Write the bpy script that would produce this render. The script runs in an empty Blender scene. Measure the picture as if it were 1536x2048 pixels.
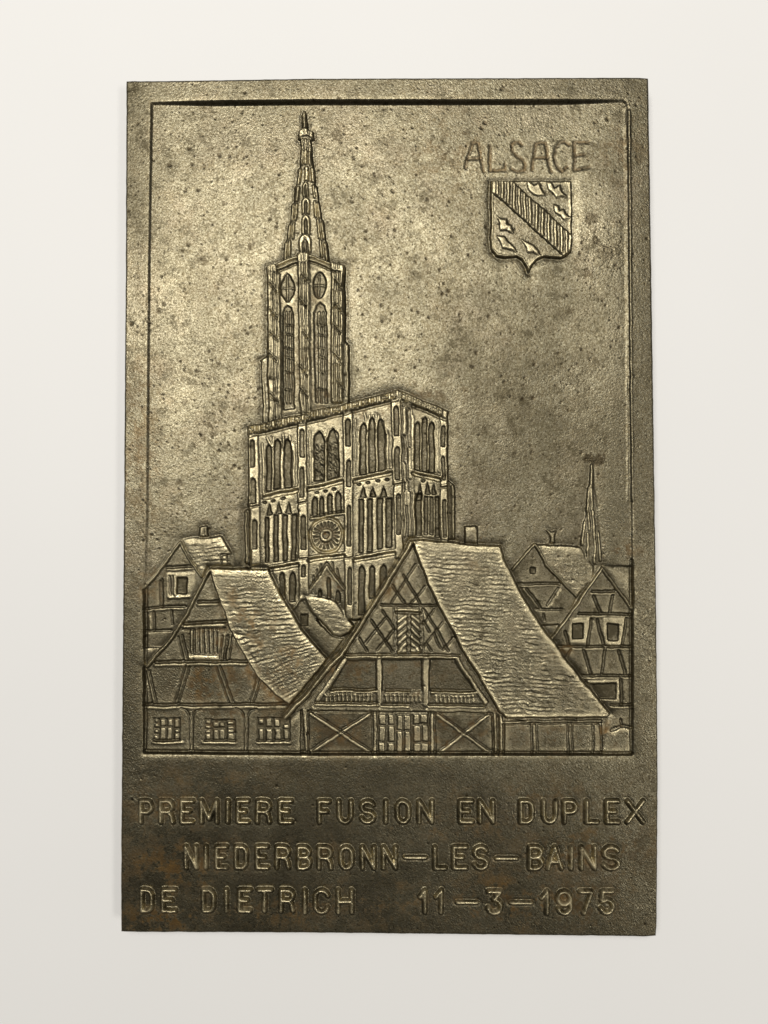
import bpy, math
import numpy as np

# ------------------------------------------------------------------ camera, world, lamps, exposure
scene = bpy.context.scene
CAM_LOC = np.array((0.00267484, -0.01119543, 0.29618661))
CAM_ROT = (0.02369097, 0.01304128, -0.0007349)
F_PX, IW, IH = 1538.0, 1536.0, 2048.0
THICK = 0.0095                      # plaque: frame surface at z = 0, table at z = -THICK

cam_data = bpy.data.cameras.new('camera')
cam = bpy.data.objects.new('camera', cam_data)
scene.collection.objects.link(cam)
cam.location = CAM_LOC
cam.rotation_euler = CAM_ROT
cam_data.sensor_fit = 'VERTICAL'
cam_data.sensor_height = 36.0
cam_data.lens = 36.0 * F_PX / IH
cam_data.clip_start, cam_data.clip_end = 0.01, 50.0
scene.camera = cam

world = bpy.data.worlds.new('World')
scene.world = world
world.use_nodes = True
bg = world.node_tree.nodes['Background']
bg.inputs['Color'].default_value = (1.0, 0.965, 0.90, 1)
bg.inputs['Strength'].default_value = 0.085


def area_lamp(name, loc, target, sx, sy, power, col):
    d = bpy.data.lights.new(name, 'AREA')
    d.shape = 'RECTANGLE'
    d.size, d.size_y, d.energy, d.color = sx, sy, power, col
    o = bpy.data.objects.new(name, d)
    scene.collection.objects.link(o)
    v = np.array(target, float) - np.array(loc, float)
    o.location = loc
    o.rotation_euler = (math.acos(-v[2] / np.linalg.norm(v)), 0, math.atan2(v[0], -v[1]))
    return o


area_lamp('ceiling_or_fill_lamp', (-0.36, 0.80, 2.1), (0, 0.02, 0), 1.5, 1.05, 62, (1.0, 0.97, 0.92))
area_lamp('ceiling_or_fill_lamp', (1.45, -0.55, 2.1), (0, 0, 0), 0.7, 1.2, 39, (1.0, 0.96, 0.90))  # unseen fill lamp, added to even out and brighten the tabletop

scene.view_settings.view_transform = 'Standard'
scene.view_settings.look = 'None'
scene.view_settings.exposure = 0.0
scene.view_settings.gamma = 1.0
scene.render.resolution_x, scene.render.resolution_y = 768, 1024
scene.render.engine = 'CYCLES'

# ------------------------------------------------------------------ photo pixel <-> plaque plane
rng = np.random.default_rng(11)


def rot_matrix(r):
    a, b, c = r
    ca, sa, cb, sb, cc, sc = math.cos(a), math.sin(a), math.cos(b), math.sin(b), math.cos(c), math.sin(c)
    Rx = np.array([[1, 0, 0], [0, ca, -sa], [0, sa, ca]])
    Ry = np.array([[cb, 0, sb], [0, 1, 0], [-sb, 0, cb]])
    Rz = np.array([[cc, -sc, 0], [sc, cc, 0], [0, 0, 1]])
    return Rz @ Ry @ Rx


RM = rot_matrix(CAM_ROT)


def pixel_to_plane(px, py, z):
    d = np.stack([(px - IW / 2) / F_PX, -(py - IH / 2) / F_PX, -np.ones_like(px)], -1) @ RM.T
    k = (z - CAM_LOC[2]) / d[..., 2]
    return CAM_LOC[0] + d[..., 0] * k, CAM_LOC[1] + d[..., 1] * k


def plane_to_pixel(x, y, z):
    q = np.stack([x - CAM_LOC[0], y - CAM_LOC[1], np.full_like(x, z - CAM_LOC[2])], -1) @ RM
    return IW / 2 + F_PX * q[..., 0] / -q[..., 2], IH / 2 - F_PX * q[..., 1] / -q[..., 2]


# outline of the plaque, slightly uneven like the casting
NX, NY = 800, 1290
s, t = np.linspace(0, 1, NX), np.linspace(0, 1, NY)


def rough(n, lam, amp):
    k = np.arange(-3 * int(lam), 3 * int(lam) + 1)
    w = np.exp(-0.5 * (k / lam) ** 2)
    v = np.convolve(rng.normal(size=n + len(k) - 1), w / np.sqrt((w ** 2).sum()), 'valid')
    return amp * v


top_y = np.interp(s, [0, .08, .35, .65, .9, .985, 1], [161.5, 160.5, 156, 155, 154, 154.3, 156]) + rough(NX, 4, .14)
bot_y = np.interp(s, [0, .02, .2, .35, .66, .98, 1], [1863.5, 1865, 1866, 1866.5, 1870, 1874, 1872.6]) + rough(NX, 4, .16)
lef_x = np.interp(t, [0, .22, .5, .82, .96, 1], [252.3, 250.5, 247, 242.5, 241, 242]) + rough(NY, 4, .16)
rig_x = np.interp(t, [0, .1, .32, .63, .82, .98, 1], [1297, 1300.2, 1306, 1313.5, 1316.3, 1314.2, 1312.6]) + rough(NY, 4, .16)
S, T = np.meshgrid(s, t)
PX0 = (1 - S) * lef_x[:, None] + S * rig_x[:, None]
PY0 = (1 - T) * top_y[None, :] + T * bot_y[None, :]
WX, WY = pixel_to_plane(PX0, PY0, 0.0)
PX1, PY1 = plane_to_pixel(WX, WY, -0.0009)      # where a point of the sunken picture shows


def band_noise(lam, seed):                       # noise of one wavelength (photo pixels) over the grid, std 1
    r = np.random.default_rng(seed).normal(size=(NY, NX))
    fy = np.fft.fftfreq(NY)[:, None] / 1.335
    fx = np.fft.rfftfreq(NX)[None, :] / 1.335
    f = np.hypot(fx, fy) * lam
    n = np.fft.irfft2(np.fft.rfft2(r) * np.exp(-((f - 1) / .45) ** 2), s=(NY, NX))
    return n / n.std()


def low_noise(lam, seed, ax=1.0):
    r = np.random.default_rng(seed).normal(size=(NY, NX))
    fy = np.fft.fftfreq(NY)[:, None] / 1.335
    fx = np.fft.rfftfreq(NX)[None, :] / 1.335
    n = np.fft.irfft2(np.fft.rfft2(r) * np.exp(-(np.hypot(fx * ax, fy) * lam) ** 2), s=(NY, NX))
    return n / n.std()


# hand-cut wobble of every outline
PX1 = PX1 + .25 * band_noise(16, 1) + .5 * band_noise(55, 2)
PY1 = PY1 + .25 * band_noise(16, 3) + .5 * band_noise(55, 4)
PX0 = PX0 + .15 * band_noise(14, 5)
PY0 = PY0 + .15 * band_noise(14, 6)

H = np.zeros((NY, NX))                           # height in millimetres over the frame
ID = np.zeros((NY, NX), np.int32)
RUST = np.zeros((NY, NX))
STAIN = np.zeros((NY, NX))
PARTS = [('plate', -1, None)]
LAYER = [PX0, PY0]


def part(name, parent=-1, label=None):
    PARTS.append((name, parent, label))
    return len(PARTS) - 1


def region(x0, x1, y0, y1, m=14):
    j0 = int((x0 - m - 254) / 1.312) - 9
    j1 = int((x1 + m - 240) / 1.312) + 9
    i0 = int((y0 - m - 162) / 1.329) - 6
    i1 = int((y1 + m - 154) / 1.3249) + 8
    sl = (slice(max(i0, 0), min(max(i1, 1), NY)), slice(max(j0, 0), min(max(j1, 1), NX)))
    return sl, LAYER[0][sl], LAYER[1][sl]


def sd_poly(p, X, Y):
    d = np.full(X.shape, 1e9)
    inside = np.zeros(X.shape, bool)
    n = len(p)
    for i in range(n):
        (ax, ay), (bx, by) = p[i], p[(i + 1) % n]
        ex, ey = bx - ax, by - ay
        wx, wy = X - ax, Y - ay
        k = np.clip((wx * ex + wy * ey) / (ex * ex + ey * ey + 1e-9), 0, 1)
        d = np.minimum(d, (wx - ex * k) ** 2 + (wy - ey * k) ** 2)
        if ay != by:
            c = (ay > Y) != (by > Y)
            inside ^= c & (X < ex * (Y - ay) / ey + ax)
    d = np.sqrt(d)
    return np.where(inside, -d, d)


def d_line(p, X, Y):
    d = np.full(X.shape, 1e9)
    for (ax, ay), (bx, by) in zip(p[:-1], p[1:]):
        ex, ey = bx - ax, by - ay
        wx, wy = X - ax, Y - ay
        k = np.clip((wx * ex + wy * ey) / (ex * ex + ey * ey + 1e-9), 0, 1)
        d = np.minimum(d, (wx - ex * k) ** 2 + (wy - ey * k) ** 2)
    return np.sqrt(d)


def step(d, e):
    k = np.clip((e - d) / (2 * e), 0, 1)
    return k * k * (3 - 2 * k)


def bbox(p):
    a = np.array(p)
    return a[:, 0].min(), a[:, 0].max(), a[:, 1].min(), a[:, 1].max()


def setid(sl, mask, pid):
    if pid is not None:
        v = ID[sl]
        v[mask] = pid


def fill(p, z, pid=None, e=1.6, moat=0.0, tau=5.0, dome=0.0):
    sl, X, Y = region(*bbox(p), m=14 + 4 * tau * (moat > 0))
    d = sd_poly(p, X, Y)
    h = H[sl]
    if moat:
        h -= moat * np.exp(-np.maximum(d, 0) / tau) * (d > -2)
    zz = z(X, Y) if callable(z) else z
    if dome:
        zz = zz - dome * np.exp(np.minimum(d, 0) / 5.0)
    m = step(d, e)
    h[...] = h * (1 - m) + zz * m
    setid(sl, d < .3, pid)


def relief(p, dz, pid=None, e=1.4):
    sl, X, Y = region(*bbox(p))
    d = sd_poly(p, X, Y)
    H[sl] += dz * step(d, e)
    setid(sl, d < .3, pid)


def bar(p, w, dz, pid=None, e=1.3, rnd=.5):
    sl, X, Y = region(*bbox(p), m=14 + w)
    d = d_line(p, X, Y)
    m = step(d - w / 2, e)
    r = np.sqrt(np.clip(1 - (d / (w / 2 + e)) ** 2, 0, 1))
    H[sl] += dz * (m * (1 - rnd) + r * rnd)
    setid(sl, d < w / 2 + .3, pid)


def level_bar(p, w, z, pid=None, e=1.3, dome=.25, moat=0):
    sl, X, Y = region(*bbox(p), m=24 + w)
    d = d_line(p, X, Y)
    h = H[sl]
    if moat:
        h -= moat * np.exp(-np.maximum(d - w / 2, 0) / 4) * (d > w / 2 - 2)
    m = step(d - w / 2, e)
    zz = z - dome * np.clip(d / (w / 2 + e), 0, 1) ** 2
    h[...] = h * (1 - m) + zz * m
    setid(sl, d < w / 2 + .3, pid)


def beam(p, w, pid, g=-.34, up=.0):              # timber: flush strip between two cut lines
    a = np.array(p, float)
    tv = a[-1] - a[0]
    nv = np.array((-tv[1], tv[0])) / np.hypot(*tv) * w / 2
    if up:
        bar(p, w, up, None, rnd=.3)
    setid_bar(p, w + 2, pid)
    for k in (-1, 1):
        bar([tuple(q + nv * k) for q in a], 2.2, g, pid, e=1.3)


def setid_bar(p, w, pid):
    sl, X, Y = region(*bbox(p), m=14 + w)
    setid(sl, d_line(p, X, Y) < w / 2, pid)


# zoomed views the positions were read from: origin and scale
VIEW = dict(A2=(500, 200, 6.4), A3=(900, 240, 5.12), A4=(500, 490, 5.6875), A5=(470, 770, 6.144), A6=(680, 770, 6.144),
            A7=(470, 970, 6.144), A8=(680, 970, 6.144), B1=(280, 1030, 6.4), B2=(280, 1270, 4.5176), B3=(400, 1110, 4.5176),
            B4=(680, 1080, 5.4857), B5=(560, 1290, 5.9077), B6=(780, 1290, 5.9077), B7=(800, 1040, 3.4909), B8=(1000, 900, 4.8),
            C1=(1060, 1120, 5.12), C2=(980, 1400, 4.5176), C3=(230, 1560, 4.1514), C4=(580, 1560, 4.1514), C5=(930, 1560, 3.84),
            D1=(620, 1360, 4.2667), D2=(290, 1420, 4.955), D3=(600, 1020, 13.964), PX=(0, 0, 1.0))


def V(v, *pts):
    ox, oy, k = VIEW[v]
    if len(pts) == 1 and isinstance(pts[0], list):
        pts = pts[0]
    return [(ox + x / k, oy + y / k) for x, y in pts]


def rect(v, x0, y0, x1, y1, sl=0.0):             # sl: rise of the upper and lower edges per unit x
    return V(v, (x0, y0), (x1, y0 + sl * (x1 - x0)), (x1, y1 + sl * (x1 - x0)), (x0, y1))


def lancet(v, x0, x1, yt, yb, sl=0.0, point=1.3):
    w = x1 - x0
    xm = (x0 + x1) / 2
    ys = yt + w * point * .75
    p = [(x0, yb), (x0, ys), (x0 + .12 * w, yt + .38 * (ys - yt)), (xm, yt), (x1 - .12 * w, yt + .38 * (ys - yt)), (x1, ys),
         (x1, yb + sl * w)]
    return V(v, p)


# ------------------------------------------------------------------ sunken picture field
sky = part('recessed_field')
smooth01 = lambda a: np.clip(a, 0, 1) ** 2 * (3 - 2 * np.clip(a, 0, 1))
SKYZ = lambda X, Y: (-1.25 - .25 * np.clip((420 - Y) / 260, 0, 1) + .1 * np.clip((Y - 900) / 300, 0, 1)) * (.38 + .62 * smooth01(np.minimum(X - np.interp(Y, [200, 1500], [303, 288]), np.interp(Y, [200, 1100], [1255, 1265]) - X) / 150))
fill([(303, 206), (450, 203), (600, 201.5), (900, 201.5), (1247, 200.5), (1254, 207), (1257, 400), (1260, 700), (1262.5, 900), (1265, 1100),
      (1265.5, 1509), (620, 1509), (288, 1505), (289, 1190), (294, 1030), (298, 530)], SKYZ, sky, e=3.3, moat=.0)
LAYER[:] = [PX1, PY1]
bar([(1256.5, 225), (1258, 400), (1260, 700), (1263, 1000)], 3.5, .22, None, e=1.8)
bar([(1250, 215), (1252, 400), (1254, 700), (1256, 1000)], 2.5, .16, None, e=1.8)

# ------------------------------------------------------------------ far church spire, right
sp = part('far_spire', label='slim church steeple rising behind the right-hand roofs')
fill(V('B8', (868, 135), (897, 135), (905, 330), (937, 560), (953, 780), (990, 1100), (850, 1100), (775, 925), (800, 800), (828, 560), (858, 340)),
     -.85, sp, e=1.6, moat=.25, tau=6)
for a in ([(880, 140), (876, 350)], [(860, 360), (835, 590)], [(882, 370), (885, 570)], [(845, 590), (862, 770)], [(895, 590), (903, 780)],
          [(812, 690), (790, 900)], [(850, 800), (838, 960), (850, 1060)], [(905, 800), (912, 940), (908, 1080)], [(945, 790), (965, 1060)]):
    bar(V('B8', a), 3.2, .38, part('spire_rib', sp), e=1.4)

# ------------------------------------------------------------------ cathedral spire
spire = part('cathedral_spire', label='tapering openwork spire of stacked arches')
fill(V('A2', (688, 128), (704, 128), (722, 180), (735, 350), (745, 375), (800, 385), (812, 495), (775, 500), (792, 650), (818, 845), (835, 1065),
       (872, 1270), (885, 1330), (912, 1500), (938, 1545), (965, 1780), (988, 1830), (1015, 2060), (425, 2060), (440, 1830), (470, 1780), (488, 1590),
       (518, 1550), (530, 1330), (565, 1300), (573, 1110), (598, 1080), (606, 870), (638, 845), (645, 650), (652, 500), (618, 492), (635, 375),
       (665, 360), (668, 180)), -.95, spire, e=1.5, moat=.4, tau=6)
bar(V('A2', (695, 140), (697, 360)), 3.5, .4, part('finial', spire))
g = part('gallery', spire)
relief(V('A2', (635, 378), (690, 362), (745, 366), (802, 392), (812, 490), (775, 470), (735, 445), (690, 455), (620, 488)), .45, g, e=1.3)
bar(V('A2', (748, 372), (745, 450)), 2, -.3, g)
bar(V('A2', (690, 385), (715, 440)), 2, -.2, g)
for x in (665, 712, 765):
    bar(V('A2', (x, 500), (x, 640)), 2.6, .35, part('spire_rib', spire))
for yt, yb, cx, hw in ((640, 822, 712, 17), (845, 1032, 720, 24), (1042, 1238, 714, 30), (1246, 1462, 714, 46), (1472, 1712, 713, 50), (1712, 1950, 705, 70)):
    pid = part('spire_arch', spire)
    p = V('A2', (cx - hw, yb), (cx - hw, yt + hw * .9), (cx - hw * .6, yt + hw * .25), (cx, yt), (cx + hw * .6, yt + hw * .25), (cx + hw, yt + hw * .9), (cx + hw, yb))
    relief(p, .55, pid, e=1.3)
    if hw >= 30:
        o = part('arch_opening', spire)
        q = .42 if hw < 60 else .5
        relief(V('A2', (cx - hw * q, yb), (cx - hw * q, yt + hw * 1.6), (cx, yt + hw * .8), (cx + hw * q, yt + hw * 1.6), (cx + hw * q, yb)), -.42, o, e=1.1)
    if hw > 60:
        bar(V('A2', (cx, yt + 50), (cx, yb)), 2.4, .38, part('mullion', spire))
for x0, y0, x1, y1, w in ((672, 645, 662, 822, 22), (632, 875, 620, 1080, 26), (620, 1100, 600, 1290, 30), (552, 1325, 535, 1545, 16), (597, 1320, 578, 1540, 17),
                          (508, 1580, 492, 1780, 18), (556, 1560, 545, 1770, 15), (466, 1815, 450, 2040, 22), (510, 1785, 505, 2010, 14),
                          (762, 655, 775, 830, 16), (788, 850, 805, 1050, 14), (812, 860, 826, 1050, 10), (812, 1075, 822, 1250, 13), (848, 1090, 862, 1255, 12),
                          (828, 1285, 845, 1500, 17), (870, 1310, 895, 1500, 17), (870, 1510, 890, 1770, 14), (920, 1550, 945, 1780, 18),
                          (905, 1785, 920, 2010, 14), (960, 1825, 985, 2045, 20)):
    pid = part('spire_rib', spire)
    bar(V('A2', (x0, y0 + 14), (x1, y1 - 8)), w / 6.4, .62, pid, e=1.3)

# ------------------------------------------------------------------ tower
tower = part('cathedral_tower', label='octagonal belfry tower with twisted corner shafts and tall windows')
fill(V('A4', (190, 235), (300, 205), (310, 190), (525, 120), (540, 85), (665, 85), (685, 110), (925, 205), (935, 190), (1065, 225), (1078, 320),
       (1080, 1085), (1118, 1130), (1130, 1800), (700, 1960), (150, 2060), (128, 1330), (112, 1310), (195, 1265), (200, 330)), -.78, tower, e=2.2, moat=.6, tau=9)
pid = part('buttress', tower)
relief(V('A4', (118, 1312), (198, 1268), (215, 2030), (160, 2040)), -.12, pid)
bar(V('A4', (140, 1330), (165, 2010)), 2.5, .3, pid)
pid = part('buttress', tower)
relief(V('A4', (1078, 1095), (1115, 1132), (1127, 1730), (1080, 1740)), -.15, pid)
bar(V('A4', (1100, 1140), (1108, 1720)), 2.5, .35, pid)
for x0, x1, yt, yb, ridges, diag in ((200, 325, 330, 2010, (210, 243, 285, 325), ((225, 440), (228, 1000), (215, 1235), (230, 1700), (225, 740))),
                                     (548, 680, 200, 1920, (565, 605, 650), ((590, 350), (560, 620), (600, 1000), (570, 1400), (575, 1640))),
                                     (925, 1068, 310, 1790, (945, 992, 1040), ((960, 400), (970, 690), (950, 920), (950, 1230), (990, 1560)))):
    c = part('corner_shaft', tower)
    dx = .012 * (yb - yt) if x0 < 600 else -.004 * (yb - yt)
    relief(V('A4', (x0, yt), (x1, yt), (x1 + dx, yb), (x0 + dx, yb)), .22, c, e=1.4)
    for x in ridges:
        n = 7
        for k in range(n):
            ya, yc = yt + (yb - yt) * k / n, yt + (yb - yt) * (k + .93) / n
            bar(V('A4', (x + dx * k / n, ya), (x + dx * (k + 1) / n + rng.normal() * 3, yc)), rng.uniform(3, 4.4), rng.uniform(.26, .48), c, e=1.3)
    for x, y in diag:
        bar(V('A4', (x, y), (x + 80, y + 95)), 2.4, -.34, c, e=1.3)
        bar(V('A4', (x, y - 25), (x + 80, y + 70)), 2.6, .25, c, e=1.3)
for p in ([(190, 245), (205, 225), (285, 215), (302, 235), (300, 318), (200, 335)], [(540, 100), (570, 82), (640, 84), (668, 105), (672, 190), (600, 205), (538, 190)],
          [(930, 195), (960, 192), (1060, 228), (1072, 250), (1068, 330), (1010, 300), (928, 290)]):
    c = part('capital', tower)
    fill(V('A4', p), .1, c, e=1.4, dome=.25)
    for k in (.35, .68):
        bar(V('A4', (p[0][0] + k * 115, p[0][1] + 5), (p[0][0] + k * 115, p[0][1] + 75)), 2, -.3, c)
for a, b in (((312, 215), (525, 140)), ((318, 262), (525, 185)), ((685, 118), (925, 215)), ((685, 160), (925, 258))):
    bar(V('A4', a, b), 4, .45, part('cornice', tower), e=1.3)
    bar(V('A4', (a[0], a[1] + 26), (b[0], b[1] + 26)), 2.4, -.35, None, e=1.3)
w = part('lens_window', tower)
relief(V('A4', (420, 312), (460, 350), (498, 420), (508, 490), (495, 560), (460, 610), (436, 645), (420, 645), (395, 610), (362, 560), (350, 490), (362, 420), (388, 350)), -.5, w, e=1.6)
bar(V('A4', (425, 330), (427, 640)), 2, .3, w)
bar(V('A4', (360, 490), (500, 487)), 2, .22, w)
w = part('lens_window', tower)
relief(V('A4', [(790 + 76 * math.sin(a), 455 - 152 * math.cos(a)) for a in np.linspace(0, 2 * math.pi, 20, False)]), -.5, w, e=1.6)
bar(V('A4', (780, 330), (785, 580)), 2, .3, w)
bar(V('A4', (725, 462), (860, 460)), 2, .25, w)
for p, xs in (([(425, 680), (470, 710), (492, 800), (498, 1300), (505, 1860), (380, 1880), (372, 1300), (375, 800), (390, 710)], (410, 455)),
              ([(795, 652), (840, 690), (868, 770), (872, 1300), (882, 1800), (750, 1800), (732, 1300), (728, 770), (750, 690)], (785, 830))):
    w = part('tall_window', tower)
    relief(V('A4', p), -.42, w, e=1.6)
    for x in xs:
        bar(V('A4', (x, 760), (x + 8, 1790)), 3, .28, w)
    for y in (900, 1010, 1160, 1270, 1440, 1630):
        xx = xs[0] + rng.uniform(-15, 5)
        bar(V('A4', (xx, y), (xx + 75, y + 18)), 2.6, rng.choice([-.25, .22]), w)

# ------------------------------------------------------------------ cathedral front and side
front = part('cathedral_front', label='cathedral west front with lancet windows and rose window')
pid = part('outer_buttress', front)
fill(V('A7', (108, 312), (190, 278), (215, 1010), (122, 965)), -.9, pid, moat=.6, tau=8)
bar(V('A7', (130, 340), (140, 940)), 3, .3, pid)
pid = part('outer_buttress', front)
fill(V('A6', (1325, 1170), (1410, 1228), (1415, 1900), (1320, 1900)), -.9, pid, moat=.35, tau=7)
bar(V('A6', (1390, 1240), (1392, 1880)), 3, .3, pid)
bar(V('A6', (1335, 1190), (1335, 1880)), 3, -.2, pid)
fill([(495, 858), (797, 783), (803, 783), (895, 826), (897, 1100), (830, 1240), (500, 1240), (497, 1000)], -.66, front, e=2.0, moat=.6, tau=9)
side = part('cathedral_side', label='shaded flank of the cathedral beside its west front')
fill(V('A6', (752, 100), (1312, 400), (1322, 1200), (1335, 2000), (770, 2000)), -.8, side, e=1.3)

P = []                                            # pilasters: name, outline in photo pixels
for pts in (V('A5', (160, 610), (288, 610)) + V('A7', (312, 965), (205, 985)),
            V('A5', (768, 455), (872, 440)) + V('A7', (908, 1400), (792, 1400)),
            V('A5', (1328, 330), (1440, 310)) + V('A7', (1452, 1640), (1358, 1640)),
            V('A6', (628, 190), (745, 165)) + V('A8', (778, 900), (685, 900))):
    pid = part('pilaster', front)
    relief(pts, .42, pid, e=1.5)
    P.append(pid)
pid = part('pilaster', side)
relief(V('A6', (1222, 380), (1312, 415)) + V('A8', (1332, 760), (1240, 760)), .35, pid, e=1.5)
P.append(pid)
corner = part('corner_column', side)
relief(V('A6', (758, 120), (882, 215)) + V('A8', (925, 700), (785, 700)), .18, corner, e=1.6)
for x, y0, y1 in ((790, 300, 600), (850, 310, 760), (800, 620, 950), (790, 960, 1190), (855, 780, 1140), (815, 1200, 1460)):
    bar(V('A6', (x, y0), (x + 6, y1)), 6, rng.choice([-.25, .25]), corner)
for x in (790, 850, 905):
    bar(V('A8', (x, 90), (x + 12, 620)), 3, .32, corner)
for k in range(5):
    a = -1 + k * .5
    bar(V('A6', (810, 200), (810 + 60 * math.sin(a), 200 + 70 * math.cos(a))), 2.2, .3, corner)
for v, k, x0, x1, yt, yb in (('A5', 0, 185, 242, 675, 1005), ('A5', 0, 192, 258, 1150, 1465), ('A7', 0, 208, 272, 425, 785),
                             ('A5', 1, 795, 855, 540, 888), ('A5', 1, 795, 850, 1015, 1385), ('A7', 1, 806, 872, 372, 790), ('A7', 1, 815, 868, 985, 1130),
                             ('A5', 2, 1358, 1418, 415, 752), ('A5', 2, 1370, 1425, 920, 1248), ('A7', 2, 1378, 1426, 250, 748), ('A7', 2, 1386, 1436, 1010, 1475),
                             ('A6', 3, 660, 722, 255, 625), ('A6', 3, 674, 732, 755, 1165), ('A8', 3, 690, 752, 105, 605),
                             ('A6', 4, 1235, 1290, 500, 755), ('A6', 4, 1246, 1292, 875, 1172), ('A8', 4, 1264, 1310, 175, 645)):
    relief(lancet(v, x0, x1, yt, yb, point=.9), -.42, part('niche', front if k < 4 else side), e=1.3)
for v, x0, x1, y in (('A7', 190, 300, 245), ('A7', 775, 880, 205), ('A7', 795, 900, 880), ('A7', 1352, 1448, 880), ('A6', 655, 750, 1210), ('A6', 1235, 1320, 1240)):
    bar(V(v, (x0 + 8, y), (x1 - 8, y - 12)), 3, .3, part('moulding', front))
    bar(V(v, (x0 + 8, y + 24), (x1 - 8, y + 12)), 2.6, -.35, None)

for v, x0, y0, x1, y1, par in (('A5', 350, 1345, 765, 1262, front), ('A5', 905, 1240, 1315, 1150, front), ('A6', 170, 1142, 628, 1042, front), ('A6', 893, 1042, 1222, 1130, side),
                               ('A7', 425, 1005, 775, 938, front), ('A7', 905, 885, 1340, 828, front), ('A8', 185, 885, 665, 800, front)):
    c = part('string_course', par)
    bar(V(v, (x0, y0 + 42), (x1, y1 + 42)), 6.5, -.42, c, e=1.5)
    bar(V(v, (x0, y0), (x1, y1)), 3.6, .42, c, e=1.3)

# windows
for v, x0, x1, yt, yb, par in (('A5', 385, 450, 735, 1305, front), ('A5', 478, 557, 665, 1285, front), ('A5', 603, 692, 660, 1270, front),
                               ('A5', 968, 1102, 560, 1180, front), ('A5', 1135, 1276, 530, 1155, front),
                               ('A6', 248, 322, 470, 1110, front), ('A6', 355, 432, 395, 1085, front), ('A6', 463, 552, 410, 1065, front),
                               ('A6', 914, 988, 450, 1045, side), ('A6', 1002, 1076, 395, 1055, side), ('A6', 1090, 1162, 450, 1070, side),
                               ('A7', 548, 612, 1070, 1420, front), ('A7', 668, 742, 1070, 1440, front),
                               ('A8', 228, 302, 985, 1600, front), ('A8', 358, 428, 990, 1400, front), ('A8', 492, 572, 970, 1300, front)):
    pid = part('lancet_window', par)
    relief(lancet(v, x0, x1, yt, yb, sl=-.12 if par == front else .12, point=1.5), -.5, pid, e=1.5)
    if x1 - x0 > 120:
        for y in np.arange(yt + 190, yb - 20, 62):
            for x in (x0 + 30, x0 + 95):
                bar(V(v, (x + rng.uniform(-12, 12), y), (x + rng.uniform(4, 20), y + rng.uniform(5, 30))), 4, rng.choice([.25, -.2]), pid)
for v, segs in (('A5', [((1110, 640), (1120, 1170)), ((970, 900), (965, 1190)), ((1060, 560), (1110, 690)), ((1150, 540), (1120, 690)), ((1210, 520), (1275, 700)), ((395, 640), (445, 760)), ((470, 640), (470, 760)),
                         ((600, 640), (595, 770)), ((590, 590), (590, 690)), ((670, 620), (705, 800)), ((345, 720), (350, 1320)), ((725, 700), (725, 1260)), ((925, 560), (925, 1200))]),
                ('A6', [((300, 340), (330, 560)), ((365, 370), (335, 560)), ((410, 370), (440, 560)), ((480, 360), (450, 540)), ((520, 420), (570, 600)), ((230, 520), (225, 1100)), ((580, 560), (590, 1040)),
                         ((185, 420), (185, 1120)), ((990, 420), (995, 1030)), ((1078, 420), (1085, 1040)), ((1165, 460), (1170, 1060)), ((900, 380), (905, 1020)), ((1200, 460), (1205, 1060))])):
    for a, b in segs:
        bar(V(v, a, b), 2.6, .24, part('tracery', front), e=1.3)
for v, xs, par, sl in (('A7', ((372, 412, 395, 955), (474, 527, 372, 945), (585, 642, 368, 935), (695, 752, 360, 925)), front, -.12),
                       ('A8', ((233, 287, 175, 835), (338, 396, 172, 822), (455, 522, 165, 790), (565, 637, 165, 770)), front, -.12),
                       ('A8', ((935, 1002, 100, 620), (1033, 1082, 140, 620), (1098, 1147, 140, 620), (1165, 1218, 140, 640)), side, .1)):
    for x0, x1, yt, yb in xs:
        relief(rect(v, x0, yt, x1, yb, sl), -.5, part('slit_window', par), e=1.4)
for v, tri, par in (('A7', ((385, 458, 225, 372), (503, 578, 215, 360), (620, 695, 205, 345)), front), ('A8', ((243, 332, 25, 152), (370, 442, 25, 150), (488, 575, 15, 150)), front),
                    ('A6', ((940, 1022, 1205, 1420), (1042, 1112, 1195, 1345), (1122, 1182, 1215, 1345)), side)):
    for x0, x1, yt, yb in tri:
        relief(V(v, ((x0 + x1) / 2, yt), (x1, yb), (x0, yb)), -.45, part('arch_head', par), e=1.4)
for x0, x1, yt, yb in ((948, 1010, 145, 372), (1035, 1088, 140, 366), (1140, 1196, 108, 352), (1238, 1302, 80, 345)):
    relief(lancet('A7', x0, x1, yt, yb, -.1), -.48, part('lancet_window', front), e=1.4)
for v, x, y in (('A7', 360, 208), ('A7', 470, 190), ('A7', 590, 165), ('A7', 1000, 85), ('A7', 1110, 68), ('A7', 1215, 48), ('A6', 230, 1222), ('A6', 345, 1200), ('A6', 465, 1172), ('A6', 1030, 1175), ('A6', 585, 1160)):
    bar(V(v, (x - 8, y), (x + 8, y)), 4.2, -.4, part('quatrefoil', front), e=1.5)
# rose window
cx, cy = V('D3', (735, 705))[0]
rose = part('rose_window', front)


def ring(rx, ry, n=48):
    return [(cx + rx * math.sin(a), cy - ry * math.cos(a)) for a in np.linspace(0, 2 * math.pi, n, False)]


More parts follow.
